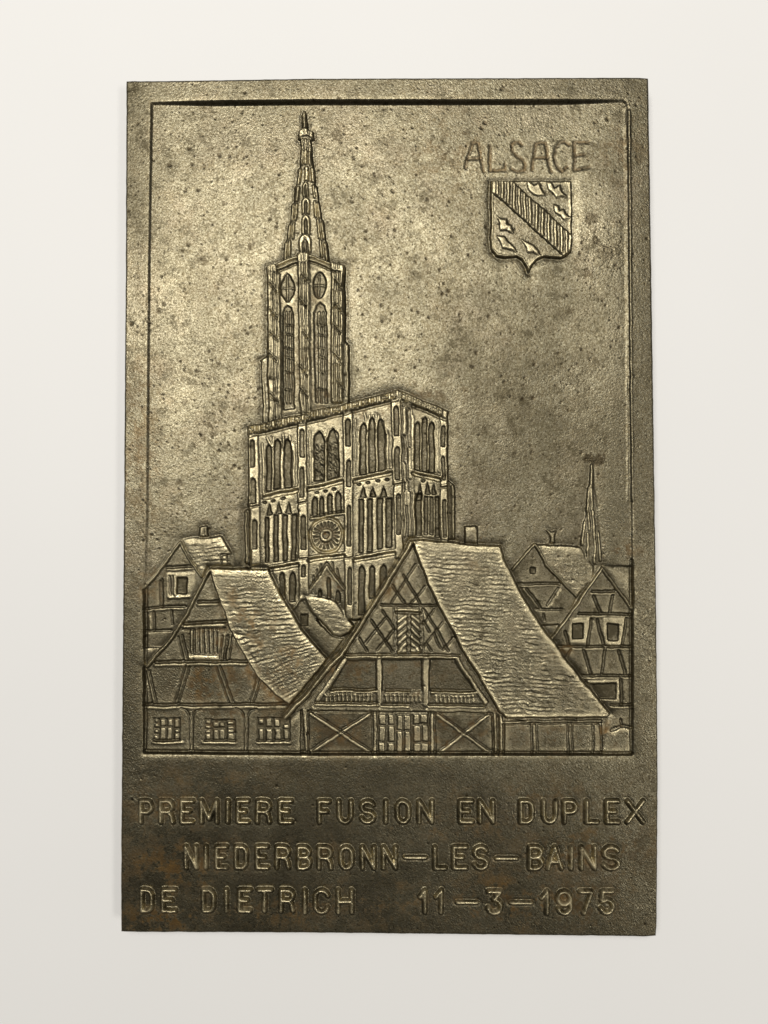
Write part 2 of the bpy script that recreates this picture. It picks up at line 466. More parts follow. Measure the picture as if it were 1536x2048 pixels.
relief(ring(34.5, 37.5), -.5, rose, e=1.4)
relief(ring(30, 32), .55, rose, e=1.3)
for k in range(20):
    a = 2 * math.pi * (k + .5) / 20
    u = (math.sin(a), -math.cos(a))
    bar([(cx + 14.5 * u[0], cy + 15 * u[1]), (cx + 25 * u[0], cy + 26.5 * u[1])], 3.6, -.42, part('rose_petal', front), e=1.2)
pid = part('rose_hub', front)
relief(ring(7.5, 7.5, 20), -.35, pid, e=1.5)
bar([(cx - 8, cy - 9), (cx + 6, cy - 8), (cx + 9, cy - 2), (cx + 4, cy + 9)], 2.2, .3, pid)
bar(V('A7', (930, 412), (1330, 350)), 3.2, .4, part('moulding', front))
bar(V('A7', (930, 385), (1330, 325)), 3, -.3, None)
# portal gable
gab = part('portal_gable', front)
relief(V('A7', (1125, 955), (1345, 1260), (1350, 1560), (1000, 1400), (925, 1255)), -.12, gab, e=1.4)
bar(V('A7', (925, 1258), (1125, 958), (1345, 1262)), 2.6, -.38, gab)
bar(V('A7', (945, 1268), (1128, 1010), (1330, 1280)), 3, .22, gab)
for x0, x1, yt, yb in ((1128, 1172, 1135, 1410), (1235, 1292, 1295, 1450), (1022, 1062, 1280, 1390)):
    relief(lancet('A7', x0, x1, yt, yb), -.4, part('portal_niche', front))
for x0, y0, x1, y1 in ((1055, 990, 1050, 1110), (1010, 1050, 1005, 1150), (1195, 960, 1215, 1060), (1250, 1040, 1290, 1180), (965, 1120, 970, 1200)):
    bar(V('A7', (x0, y0), (x1, y1)), 3, -.3, part('pinnacle', front))
# parapet with its balusters
par1 = part('parapet', label='stone parapet of upright blocks along the cathedral roof edge')
fill([(494.5, 853), (600, 829.5), (700, 805.5), (797, 780.5), (799, 796.5), (700, 822), (600, 847), (495, 871)], -.42, par1, e=1.3, moat=0)
par2 = part('parapet', label='stone parapet turning down the cathedral flank')
fill(V('A6', (742, 72), (1335, 318), (1312, 412), (880, 225), (745, 175)), -.45, par2, e=1.3)
bar([(496, 873.5), (600, 849.8), (700, 825), (797, 799.5)], 4, -.3, None, e=1.5)
bar(V('A6', (890, 262), (1305, 430)), 4, -.3, None, e=1.5)
for k, x in enumerate(np.arange(500, 796, 9.6)):
    y = np.interp(x, [495, 797], [862, 788.5])
    b = part('baluster', par1)
    xx = x + rng.uniform(-1, 1)
    relief([(xx - 3.0, y - 6.5), (xx + 3.0, y - 8.2), (xx + 3.0, y + 6.2), (xx - 3.0, y + 8)], rng.uniform(.4, .65), b, e=1.3)
    if k % 6 in (0, 4):
        bar([(xx - 4, y - 5), (xx + 4, y + 4)], 2, -.4, b)
        bar([(xx - 4, y + 5), (xx + 4, y - 6)], 2, -.3, b)
for x in np.arange(808, 892, 10.5):
    y = np.interp(x, [803, 895], [791, 829])
    b = part('baluster', par2)
    relief([(x - 3.8, y - 8), (x + 3.8, y - 5), (x + 3.8, y + 8.5), (x - 3.8, y + 5.5)], rng.uniform(.35, .6), b, e=1.4)
    bar([(x - 3, y - 2), (x + 3, y + 4)], 2.2, -.25, b)


# ------------------------------------------------------------------ roofs
def roof(name, label, pts, z, n, tilt, amp, moat, y0, y1, power=1.0, dome=.12, seed=5):
    r = part(name, label=label)
    fill(pts, z, r, e=2.3, moat=moat, tau=7, dome=dome + .1)
    sl, X, Y = region(*bbox(pts))
    d = sd_poly(pts, X, Y)
    yy = (Y - y0) / (y1 - y0)
    v = np.clip(yy + tilt(X, Y) / (y1 - y0), 0, .9999) ** power * n
    v = v + .16 * low_noise(20, seed, 2.5)[sl] + .1 * low_noise(7, seed + 1, 2.0)[sl]
    v = np.clip(v, 0, n - 1e-3)
    k = np.floor(v).astype(int)
    f = v - k
    a = np.clip(.5 + .62 * low_noise(6, seed + 2, 3.2)[sl] + .3 * low_noise(60, seed + 3)[sl], .05, 1.6)
    a = a * np.clip(.5 + .8 * yy, .4, 1.25)
    prof = np.where(f < .72, f / .72, (1 - f) / .28) - .5
    fade = np.clip(-d / 5 - .4, 0, 1)
    H[sl] += amp * a * prof * fade
    first = len(PARTS)
    for i in range(n):
        part('tile_course', r)
    m = (d < -4)
    ids = ID[sl]
    ids[m] = first + k[m]
    return r


# ------------------------------------------------------------------ back house, left
h1 = part('back_left_house', label='small gabled house behind, against the left frame')
W1Z = -1.05
fill(V('B1', (50, 960), (505, 355), (800, 800), (800, 1200), (300, 1700), (50, 1700)), W1Z, h1, e=1.4, moat=.25)
for p in (rect('B1', 340, 740, 700, 1050), ):
    relief(p, .1, part('window_frame', h1), e=2)
c = part('window', h1)
relief(rect('B1', 470, 800, 592, 1012), -.5, c, e=1.3)
bar(V('B1', (445, 780), (450, 1020)), 4, .28, part('window_frame', h1))
bar(V('B1', (380, 790), (385, 1010)), 3, -.3, None)
bar(V('B1', (370, 1060), (640, 1050)), 4, .2, part('window_sill', h1))
for a, b in (((335, 672), (660, 655)), ((60, 1195), (570, 1168)), ((60, 1492), (390, 1478)), ((275, 830), (280, 1180)), ((172, 1235), (178, 1480)), ((400, 1230), (405, 1400)), ((250, 850), (255, 1170))):
    bar(V('B1', a, b), 2.8, -.36, part('timber', h1))
for a, b in (((345, 700), (650, 690)), ((60, 1225), (540, 1200)), ((125, 1310), (130, 1470))):
    bar(V('B1', a, b), 3.5, .15, part('timber', h1))
roof('back_left_roof', 'short tiled roof with a dormer on the small left house', V('B1', (530, 312), (700, 290), (1040, 272), (1075, 340), (1165, 490), (1185, 650), (860, 660), (795, 790), (700, 640), (600, 500)), -.72, 8,
     lambda X, Y: .05 * (X - 400), .2, .3, 1072, 1140, seed=31)
dm = part('dormer', h1)
relief(V('B1', (1025, 500), (1170, 495), (1180, 645), (1025, 640)), -.35, dm)
relief(V('B1', (1045, 525), (1110, 520), (1110, 640), (1040, 640)), .4, dm)
level_bar(V('B1', (62, 935), (300, 640), (505, 350)), 4.2, -.35, part('barge_board', h1))
level_bar(V('B1', (515, 340), (550, 430), (650, 600), (780, 790)), 3.6, -.35, part('barge_board', h1))
ch = part('chimney', h1)
fill(V('B1', (768, 150), (855, 143), (868, 268), (752, 272)), -.6, ch, moat=.25, dome=.15)
bar(V('B1', (812, 175), (818, 240)), 2, -.2, ch)

# ------------------------------------------------------------------ middle small house
h4 = part('middle_house', label='little house squeezed between the two big roofs')
fill(V('B3', (845, 490), (915, 400), (1000, 520), (1090, 640), (1200, 740), (1300, 760), (1130, 960), (900, 800), (800, 560)), -.95, h4, e=1.3, moat=.2)
relief(rect('B3', 908, 538, 972, 645), -.45, part('window', h4), e=1.5)
roof('middle_roof', 'smooth pitched roof of the little middle house', V('B3', (930, 358), (1170, 390), (1225, 425), (1290, 520), (1390, 640), (1340, 705), (1262, 742), (1200, 722), (1090, 600), (1000, 500)), -.5, 7,
     lambda X, Y: -.2 * (X - 620), .1, .35, 1190, 1275, seed=41)
level_bar(V('B3', (850, 478), (928, 368)), 3.6, -.4, part('barge_board', h4))

# ------------------------------------------------------------------ back house, right
h5 = part('back_right_house', label='gabled house behind the great roof, below the steeple')
fill(V('B8', (95, 1150), (335, 905), (560, 1230), (740, 1400), (620, 1680), (300, 1680)), -1.0, h5, e=1.4, moat=.3)
roof('back_right_roof', 'plain pitched roof behind, below the steeple', V('B8', (342, 905), (600, 915), (782, 935), (830, 1030), (900, 1110), (900, 1250), (740, 1408), (660, 1330), (580, 1245), (440, 1105)), -.68, 9,
     lambda X, Y: 0 * X, .1, .3, 1088, 1192, seed=51)
level_bar(V('B8', (122, 1145), (235, 1010), (335, 905)), 3.8, -.42, part('barge_board', h5))
level_bar(V('B8', (345, 905), (445, 1105), (580, 1245), (735, 1405)), 3.6, -.42, part('barge_board', h5))
fill(V('B8', (445, 765), (500, 785), (545, 780), (528, 830), (530, 892), (485, 892), (488, 830)), -.8, part('chimney', h5), moat=.25)
relief(rect('B8', 292, 1130, 348, 1190), -.4, part('window', h5))
for a, b in (((175, 1288), (575, 1280)), ((350, 1532), (595, 1530)), ((262, 1330), (392, 1515)), ((562, 1325), (460, 1490)), ((420, 1580), (430, 1630))):
    bar(V('B8', a, b), 3.2, -.36, part('timber', h5))
for a, b in (((235, 1345), (370, 1520)), ((600, 1345), (500, 1490)), ((190, 1305), (560, 1300))):
    bar(V('B8', a, b), 3.2, .15, part('timber', h5))

# ------------------------------------------------------------------ right half-timbered house
h6 = part('right_house', label='tall half-timbered gabled house against the right frame')
fill(V('C1', (200, 830), (740, 75), (1045, 500), (1045, 1990), (700, 1990), (400, 1500)), -.92, h6, e=1.4, moat=.35)
roof('right_roof', 'dark sliver of roof beside the right gable', V('C1', (750, 62), (1052, 66), (1052, 505), (900, 290)), -.85, 5, lambda X, Y: 0 * X, .08, .2, 1130, 1220, seed=61)
for a, b in (((640, 325), (865, 315)), ((505, 550), (1040, 556)), ((270, 890), (1040, 890)), ((555, 1188), (1040, 1185)), ((835, 1487), (1040, 1485))):
    c = part('timber', h6)
    bar(V('C1', a, b), 3.2, -.46, c)
    bar(V('C1', (a[0], a[1] + 24), (b[0], b[1] + 24)), 4.5, .13, c)
for a, b in (((655, 375), (728, 535)), ((852, 365), (820, 530)), ((628, 610), (592, 878)), ((692, 610), (760, 878)), ((992, 600), (950, 878)), ((365, 735), (402, 880)),
             ((550, 920), (632, 1170)), ((776, 915), (736, 1168)), ((912, 935), (978, 1162)), ((422, 920), (385, 1000)), ((938, 1215), (942, 1480))):
    bar(V('C1', a, b), 5.2, -.36, part('brace', h6), e=1.4, rnd=.2)
for x0, y0, x1, y1 in ((438, 655, 547, 805), (798, 660, 908, 825)):
    relief(V('C1', (x0 - 38, y0 - 60), (x1 + 70, y0 - 65), (x1 + 30, y1 + 50), (x0 - 30, y1 + 45)), .16, part('window_frame', h6), e=2)
    relief(rect('C1', x0, y0, x1, y1), -.55, part('window', h6), e=1.5)
relief(V('C1', (590, 1240), (915, 1232), (915, 1450), (720, 1450)), .14, part('window_frame', h6), e=1.8)
relief(V('C1', (612, 1270), (885, 1262), (885, 1425), (730, 1430)), -.5, part('window', h6), e=1.5)
level_bar(V('C1', (228, 808), (480, 460), (738, 85)), 4.4, -.3, part('barge_board', h6))
level_bar(V('C1', (742, 85), (1036, 490)), 4.2, -.35, part('barge_board', h6))
gr = part('garden_bush', h6)
relief(V('C1', (760, 1760), (850, 1730), (920, 1690), (1000, 1700), (1045, 1730), (1045, 1990), (740, 1990), (740, 1850)), .1, gr, e=3)
bar(V('C1', (835, 1745), (900, 1715), (960, 1700), (1035, 1720)), 4, -.35, gr)
bar(V('C1', (850, 1790), (920, 1745), (1000, 1745)), 6, .1, gr, e=3)
bar(V('C1', (925, 1640), (935, 1700)), 3, -.4, gr)

# ------------------------------------------------------------------ left half-timbered house
h2 = part('left_house', label='half-timbered house at the left with shuttered ground-floor windows')
fill(V('B2', (36, 290), (300, 10)) + V('B1', (880, 715), (1010, 1120), (1230, 1664)) + V('B2', (1060, 390), (1340, 640), (1460, 700), (1470, 1072), (36, 1062)), -1.1, h2, e=1.4, moat=.3)
roof('left_roof', 'steep tiled roof of the left house, sweeping down in a curve',
     V('B3', (80, 118), (300, 122), (620, 132), (720, 350), (830, 520), (900, 650), (1000, 780), (1150, 935), (960, 1170), (800, 1358), (640, 1222), (530, 1112), (430, 965), (350, 832), (258, 642), (210, 502), (130, 282)),
     -.28, 38, lambda X, Y: .55 * np.clip((Y - 1240) / 150, 0, 1) * (X - 560), .20, .6, 1136, 1470, seed=71)
bar(V('B3', (85, 130), (140, 300), (215, 510), (265, 650), (360, 840), (440, 970), (540, 1115), (650, 1225), (790, 1345)), 3.2, .14, part('roof_verge', h2))
bar(V('B3', (630, 145), (725, 360), (835, 530), (905, 660), (1005, 790), (1120, 915)), 2.6, .12, part('roof_verge', h2))
for a, b in ((V('B1', (740, 1122), (1005, 1100))), (V('B1', (560, 1390), (1095, 1358))), (V('B2', (130, 246), (965, 240))), (V('B2', (40, 634), (1325, 628)))):
    c = part('timber', h2)
    bar([a, b], 3.6, -.5, c)
    bar([(a[0], a[1] + 6), (b[0], b[1] + 6)], 4.4, .16, c)
for a, b in (((62, 330), (122, 620)), ((425, 280), (325, 622)), ((700, 280), (822, 612)), ((1072, 400), (1005, 612)), ((360, 15), (405, 230)), ((760, 15), (740, 222)), ((815, 15), (785, 222))):
    beam(V('B2', a, b), 8.0, part('brace', h2), g=-.36, up=.06)
relief(rect('B2', 430, 183, 722, 228), .32, part('window_sill', h2), e=1.8)
bal = part('upper_window', h2)
relief(V('B2', (470, -35), (715, -35), (715, 168), (478, 168)), -.25, bal, e=1.8)
for x in (462, 505, 548, 590, 630, 668, 705):
    bar(V('B2', (x, -45), (x + 3, 158)), 3.6, .34, part('slat', h2))
bar(V('B1', (545, 1440), (1080, 1420)), 5, .16, part('timber', h2))
bar(V('B1', (560, 1480), (1090, 1460)), 2.5, -.3, None)
for x in (458, 955):
    c = part('arch_post', h2)
    for k in (-1, 1):
        bar(V('B2', (x + 13 * k, 1050), (x + 14 * k, 740), (x + 40 * k, 690), (x + 95 * k, 665)), 2.4, -.34, c)
    bar(V('B2', (x, 1045), (x, 735)), 3, .12, c)
for wx, blocksL, panes, blocksR, gl, gr_, sill in (
        (0, [(95, 130, 95, 122), (95, 130, 140, 168), (95, 130, 198, 224), (92, 130, 252, 288)], [(155, 198, 95, 165), (222, 266, 95, 165), (150, 198, 182, 292), (215, 260, 182, 292)],
         [(288, 330, 95, 170), (295, 332, 195, 226), (295, 335, 240, 292)], 78, 345, (80, 370)),
        (0, [(600, 648, 108, 138), (600, 648, 158, 188), (600, 648, 204, 232), (600, 648, 242, 300)], [(675, 722, 120, 166), (735, 782, 120, 166), (680, 727, 196, 302), (737, 787, 196, 302)],
         [(815, 880, 118, 148), (818, 880, 172, 196), (818, 882, 205, 228), (818, 882, 240, 300)], 588, 895, (572, 892)),
        (0, [(1122, 1170, 92, 142), (1128, 1168, 190, 302)], [(1200, 1256, 95, 166), (1285, 1336, 95, 166), (1200, 1256, 190, 312), (1287, 1342, 190, 305)],
         [(1375, 1420, 148, 192), (1375, 1420, 204, 302)], 1108, 1435, (1110, 1425))):
    c = part('shuttered_window', h2)
    top = min(b[2] for b in blocksL) - 12
    relief(rect('D2', gl, top, gr_, 306), -.3, c, e=1.5)
    for nm, bl in (('shutter_slat', blocksL), ('window_pane', panes), ('shutter_slat', blocksR)):
        for x0, x1, y0, y1 in bl:
            relief(rect('D2', x0, y0, x1, y1), .34, part(nm, h2), e=1.4)
    bar(V('D2', (gl, 304), (gr_, 304)), 2.2, -.25, c)
    bar(V('D2', (sill[0], 324), (sill[1], 326)), 4, .26, part('window_sill', h2))
level_bar(V('B2', (62, 282), (150, 180), (300, 8)) + V('B1', (600, 1260), (730, 1010), (880, 715)), 5.6, -.2, part('barge_board', h2), dome=.35, moat=.15)

# ------------------------------------------------------------------ great central house
h3 = part('central_house', label='large half-timbered house in the middle with a latticed gable')
fill([(823, 1084), (870, 1190), (960, 1340), (1010, 1430), (1060, 1448), (1215, 1440), (1205, 1507), (612, 1508), (604, 1420), (570, 1436), (690, 1300)], -1.1, h3, e=1.4, moat=.3)
# eaves and ground floor on the right
bar(V('C2', (120, 205), (1005, 195)), 4, .3, part('timber', h3))
bar(V('C2', (120, 222), (1005, 212)), 3, -.4, None)
for x0, x1 in ((135, 372), (440, 702), (762, 928)):
    relief(V('C2', (x0, 240), (x1, 236), (x1, 478), (x0, 480)), -.1, part('wall_panel', h3), e=1.6)
for x, w in ((378, 3), (428, 3), (708, 3), (745, 3), (934, 3), (1005, 3), (30, 3), (72, 3), (126, 3)):
    bar(V('C2', (x, 232 if x > 100 else 165), (x, 485)), w, -.4, part('post', h3))
# gable lattice
for a, b in (((450, 715), (1075, 722)),):
    bar(V('B4', a, b), 3.4, -.48, part('timber', h3))
lat = [((832, 265), (562, 695)), ((695, 390), (885, 705)), ((932, 515), (775, 705)), ((572, 500), (712, 705)),
       ((345, 885), (572, 1225)), ((500, 850), (280, 1140)), ((465, 780), (592, 965)), ((595, 985), (400, 1215)), ((210, 1085), (295, 1220)), ((590, 1000), (505, 1110)),
       ((918, 755), (1192, 1220)), ((1040, 765), (915, 925)), ((1130, 905), (1050, 1000), (918, 1180)), ((1245, 1080), (1140, 1205)), ((960, 1150), (1005, 1225)), ((1030, 1030), (1115, 1190)), ((920, 905), (985, 1010))]
for a in lat:
    bar(V('B4', list(a)), 3.4, -.36, part('lattice_bar', h3), e=1.5)
for x in (605, 755, 897):
    c = part('shutter_post', h3)
    setid_bar(V('B4', (x, 745), (x, 1235)), 6, c)
    for k in (-14, 14):
        bar(V('B4', (x + k, 745 if x != 755 else 830), (x + k, 1235)), 2, -.34, c)
bar(V('B4', (620, 768), (875, 772)), 4.4, .36, part('lintel', h3))
bar(V('B4', (615, 800), (885, 806)), 4, -.45, None)
for x0, x1, d in ((632, 735, -1), (778, 880, 1)):
    for y in np.arange(850, 1260, 78):
        ya, yb = (y + 55, y - 25) if d < 0 else (y - 25, y + 55)
        ya, yb = min(max(ya, 838), 1228), min(max(yb, 838), 1228)
        bar(V('B4', (x0 + 6, ya), (x1 - 6, yb)), 6.2, .36, part('shutter_slat', h3), e=1.5)
# main beam, posts and recessed panels
MZ = -.72
pid = part('wall_panel', h3)
for p in (V('B5', (800, 185), (1138, 182), (1138, 545), (580, 545)), V('B5', (1212, 180), (1530, 178)) + V('B6', (372, 165), (372, 548)) + V('B5', (1212, 548)),
          V('B6', (470, 170), (760, 168), (800, 205), (1010, 550), (470, 552))):
    relief(p, -.36, part('wall_panel', h3), e=1.8)
c = part('main_beam', h3)
bar(V('B5', (790, 118), (1536, 122)) + V('B6', (390, 122), (820, 132)), 3.6, -.4, None, e=1.3)
bar(V('B5', (770, 138), (1536, 140)) + V('B6', (390, 140), (810, 148)), 5, .38, c)
for p, w in ((V('B5', (1172, 160), (1172, 700)), 8.5), (V('B6', (422, 160), (422, 700)), 10.5), (V('B5', (765, 185), (590, 440), (440, 660)), 8), (V('B6', (795, 190), (960, 440), (1130, 680)), 9)):
    bar(p, w, .3, part('post', h3), e=1.5)
for a, b in ((V('B5', (590, 552), (1130, 556))), (V('B5', (1250, 560), (1530, 562))), (V('B6', (490, 562), (1010, 572)))):
    bar([a, b], 2.8, .42, part('rail', h3), e=1.2)
    bar([(a[0], a[1] - 3.6), (b[0], b[1] - 3.6)], 2.2, -.3, None)
for a, b in ((V('B5', (410, 708), (1160, 714))), (V('B5', (1200, 728), (1530, 734))), (V('B6', (455, 732), (1110, 740)))):
    c = part('sill_beam', h3)
    bar([(a[0], a[1] + 7), (b[0], b[1] + 7)], 11, .12, c, e=1.4, rnd=.2)
    bar([a, b], 3.6, .36, c, e=1.2)
    bar([(a[0], a[1] - 4), (b[0], b[1] - 4)], 2.4, -.3, None)
for x0, x1, st, y in ((135, 560, 35.5, 128), (650, 950, 36, 132), (1080, 1420, 35, 138)):
    for x in np.arange(x0, x1, st):
        c = part('baluster', h3)
        bar(V('D1', (x, y), (x + 4, y + 52)), 3.4, .3 * rng.uniform(.6, 1.2), c, e=1.2)
        bar(V('D1', (x - 8, y), (x + 9, y)), 3, .22 * rng.uniform(.4, 1.2), c, e=1.2)
# ground floor
bar(V('B5', (330, 792), (1536, 800)) + V('B6', (470, 805), (1210, 815)), 2.8, -.42, None, e=1.3)
for v, x0, x1, y0 in (('B5', 252, 330, 795), ('B5', 1092, 1155, 795), ('B6', 468, 532, 805), ('B6', 1218, 1270, 830), ('B6', 1290, 1345, 850)):
    c = part('post', h3)
    setid_bar(V(v, ((x0 + x1) / 2, y0), ((x0 + x1) / 2, 1285)), (x1 - x0) / 5.9, c)
    for x in (x0, x1):
        bar(V(v, (x, y0), (x, 1282)), 2.8, -.45, c)
for v, p in (('B5', [(355, 805), (1070, 1270), (1060, 815), (370, 1270), (712, 1030)]), ('B6', [(560, 825), (1190, 1275), (1170, 825), (570, 1280), (862, 1055)])):
    x0, x1 = (340, 1085) if v == 'B5' else (540, 1212)
    relief(rect(v, x0, 812, x1, 1280), -.14, part('cross_panel', h3), e=1.8)
    for a, b in ((p[0], p[1]), (p[2], p[3])):
        c = part('cross_brace', h3)
        bar(V(v, a, b), 5.6, .3, c, e=1.3)
        bar(V(v, (a[0], a[1] - 26), (b[0], b[1] - 26)), 2.4, -.26, None)
door = part('barn_door', h3)
relief(V('B5', (1165, 815), (1536, 818)) + V('B6', (460, 820), (460, 1285)) + V('B5', (1165, 1280)), -.3, door, e=1.5)
for v, x0, x1, y0, y1 in (('B5', 1172, 1250, 830, 942), ('B5', 1282, 1348, 830, 942), ('B5', 1170, 1242, 962, 1142), ('B5', 1282, 1350, 962, 1142), ('B5', 1172, 1240, 1160, 1265), ('B5', 1280, 1350, 1160, 1265),
                          ('B6', 90, 148, 838, 1002), ('B6', 165, 240, 838, 1002), ('B6', 85, 146, 1020, 1275), ('B6', 176, 242, 1020, 1275),
                          ('B6', 280, 346, 828, 938), ('B6', 364, 440, 828, 925), ('B6', 280, 360, 958, 1142), ('B6', 380, 452, 950, 1142), ('B6', 284, 360, 1164, 1280), ('B6', 372, 456, 1164, 1280)):
    relief(rect(v, x0, y0, x1, y1), .36, part('door_block', h3), e=1.4)
# great roof
ch = part('chimney', h3)
fill(V('B7', (452, 48), (538, 42), (545, 165), (455, 160)), -.55, ch, moat=.25, dome=.15)
roof('great_roof', 'broad tiled roof sweeping down to the right of the central gable',
     V('B7', (80, 138), (300, 150), (500, 172), (702, 182), (735, 285), (800, 420), (870, 555), (960, 698), (1040, 808), (1180, 998), (1290, 1138), (1390, 1258), (1468, 1352), (1440, 1376), (1000, 1380), (745, 1378),
       (690, 1338), (590, 1155), (500, 1005), (430, 905), (370, 775), (300, 655), (200, 455), (130, 275)),
     lambda X, Y: -.12 + .2 * np.clip((Y - 1090) / 340, 0, 1), 40, lambda X, Y: -.04 * (X - 900) + .12 * np.clip((1200 - Y) / 120, 0, 1) * (X - 900) * -.3, .20, .75, 1086, 1440, seed=81, dome=.1)
bar(V('B7', (88, 140), (135, 275), (205, 450), (305, 650), (375, 770), (435, 900), (505, 1000), (595, 1150), (690, 1320)), 4, .14, part('roof_verge', h3))
bar(V('B7', (120, 150), (400, 168), (690, 188)), 3, .12, part('ridge_tiles', h3))
bar(V('B7', (735, 1366), (1000, 1372), (1440, 1366)), 4, .14, part('eaves_board', h3))
bb = part('barge_board', h3, 'long raking board of the central gable, reaching low to the left')
level_bar(V('B4', (786, 28), (600, 340), (400, 660)) + [(682, 1312)] + V('B5', (590, 250), (330, 580), (60, 850)), 8.5, .2, bb, e=2.2, dome=.7, moat=.8)
bar(V('B4', (770, 30), (584, 340), (384, 660)) + [(678.5, 1310)] + V('B5', (570, 240), (310, 570), (60, 820)), 2.6, .22, bb)
bar(V('B5', (520, 200), (300, 480), (140, 690)), 3, .2, None)

# ------------------------------------------------------------------ coat of arms
sh = part('coat_of_arms', label='heraldic shield with striped diagonal band and six crowns')
shp = V('A3', (425, 618), (1238, 620), (1246, 800), (1250, 1250), (1245, 1335), (1195, 1385), (1130, 1408), (960, 1398), (880, 1425), (830, 1495), (808, 1555), (790, 1490), (740, 1422), (680, 1400), (560, 1402), (480, 1385), (428, 1330), (418, 1200), (418, 760))
fill(shp, -.68, sh, e=2.2, moat=.55, tau=6)
bar(V('A3', (430, 640), (428, 1320), (485, 1372), (565, 1390), (690, 1390), (750, 1412), (808, 1520), (870, 1420), (960, 1388), (1130, 1398), (1188, 1375), (1236, 1330), (1236, 640)), 2.2, .2, part('shield_rim', sh))
band = part('diagonal_band', sh)
relief(V('A3', (430, 622), (625, 622), (1240, 1182), (1240, 1350), (1160, 1392), (432, 738)), .36, band, e=1.5)
for x in (478, 530, 590, 650, 705, 760, 815, 882, 942, 1005, 1072, 1135, 1188):
    yt = np.interp(x, [430, 625, 1240], [622, 622, 1182]) + 14
    yb = np.interp(x, [432, 1160, 1240], [738, 1392, 1350]) - 14
    bar(V('A3', (x, yt), (x + 3, yb)), 4.2, .42, part('stripe', sh), e=1.6)
for p in ([(783, 622), (830, 650), (862, 672), (918, 645), (932, 700), (968, 768), (900, 776), (860, 760), (800, 712)],
          [(990, 633), (1040, 650), (1065, 700), (1120, 668), (1140, 730), (1192, 782), (1140, 775), (1090, 797), (1040, 740), (1005, 715)],
          [(1063, 873), (1110, 880), (1122, 930), (1165, 913), (1180, 960), (1228, 1002), (1165, 1022), (1130, 980), (1075, 948)],
          [(478, 982), (520, 1012), (582, 1018), (582, 1060), (622, 1080), (638, 1158), (580, 1130), (508, 1125), (512, 1060)],
          [(483, 1192), (560, 1200), (602, 1258), (650, 1300), (674, 1355), (590, 1322), (540, 1310), (520, 1250)],
          [(732, 1222), (800, 1260), (850, 1290), (900, 1340), (922, 1393), (840, 1350), (790, 1352), (780, 1300)]):
    relief(V('A3', p), .38, part('crown', sh), e=2.2)

# ------------------------------------------------------------------ engraved word
for ps in ([[(165, 475), (232, 218), (262, 208), (292, 214), (350, 510)], [(205, 385), (320, 377)]],
           [[(412, 245), (420, 503), (570, 500), (572, 435)]],
           [[(745, 240), (715, 208), (680, 205), (645, 240), (645, 300), (690, 350), (750, 390), (780, 440), (762, 500), (695, 516), (640, 488)]],
           [[(845, 490), (888, 228), (935, 210), (985, 215), (1038, 512)], [(875, 368), (1005, 372)]],
           [[(1228, 238), (1185, 205), (1140, 210), (1092, 265), (1076, 360), (1098, 450), (1155, 512), (1208, 470)]],
           [[(1430, 218), (1278, 206), (1286, 500), (1430, 476)], [(1290, 356), (1372, 342)]]):
    c = part('engraved_letter')
    for p in ps:
        bar(V('A3', p), 5.2, -.15, c, e=2.2)

# ------------------------------------------------------------------ raised lettering
LAYER[:] = [PX0, PY0]


def arc(cx, cy, rx, ry, a0, a1, n=9):
    return [(cx + rx * math.cos(math.radians(a)), cy + ry * math.sin(math.radians(a))) for a in np.linspace(a0, a1, n)]


G = {'P': [[(0, 1), (0, 0)], [(0, 0)] + arc(.55, .27, .45, .27, -90, 90) + [(0, .54)]],
     'R': [[(0, 1), (0, 0)], [(0, 0)] + arc(.55, .25, .42, .25, -90, 90) + [(0, .5)], [(.5, .5), (.85, .62), (1, 1)]],
     'E': [[(1, 0), (0, 0), (0, 1), (1, 1)], [(0, .49), (.72, .49)]], 'F': [[(1, 0), (0, 0), (0, 1)], [(0, .49), (.75, .49)]],
     'M': [[(0, 1), (0, 0), (.5, .85), (1, 0), (1, 1)]], 'I': [[(.5, 0), (.5, 1)]],
     'U': [[(0, 0), (0, .65)] + arc(.5, .65, .5, .35, 180, 0) + [(1, 0)]],
     'S': [arc(.5, .25, .48, .25, -20, -270) + arc(.5, .75, .5, .25, -90, 165)],
     'O': [arc(.5, .32, .5, .32, 180, 360) + arc(.5, .68, .5, .32, 0, 180) + [(0, .32)]],
     'N': [[(0, 1), (0, 0), (1, 1), (1, 0)]], 'D': [[(0, 0), (0, 1), (.5, 1)] + arc(.5, .7, .5, .3, 90, 0) + arc(.5, .3, .5, .3, 0, -90) + [(0, 0)]],
     'L': [[(0, 0), (0, 1), (1, 1)]], 'X': [[(0, 0), (1, 1)], [(1, 0), (0, 1)]],
     'B': [[(0, 0), (0, 1)], [(0, 0)] + arc(.5, .24, .42, .24, -90, 90) + [(0, .48)], [(.4, .48)] + arc(.5, .74, .5, .26, -90, 90) + [(0, 1)]],
     'A': [[(0, 1), (.5, 0), (1, 1)], [(.2, .68), (.8, .68)]], 'T': [[(0, 0), (1, 0)], [(.5, 0), (.5, 1)]],
     'C': [arc(.5, .28, .5, .28, -10, -180) + arc(.5, .72, .5, .28, 180, 15)], 'H': [[(0, 0), (0, 1)], [(1, 0), (1, 1)], [(0, .5), (1, .5)]],
     '1': [[(0, .3), (.75, 0), (.75, 1)]], '3': [[(.05, 0), (.95, 0), (.45, .36)] + arc(.5, .68, .5, .32, -90, 165)],
     '9': [arc(.5, .3, .5, .3, 20, -340, 14) + [(1, .3)] + arc(.5, .68, .5, .32, 0, 160)], '7': [[(0, 0), (1, 0), (.35, 1)]],
     '5': [[(.95, 0), (.15, 0), (.08, .42)] + arc(.5, .68, .5, .31, -130, 160)]}


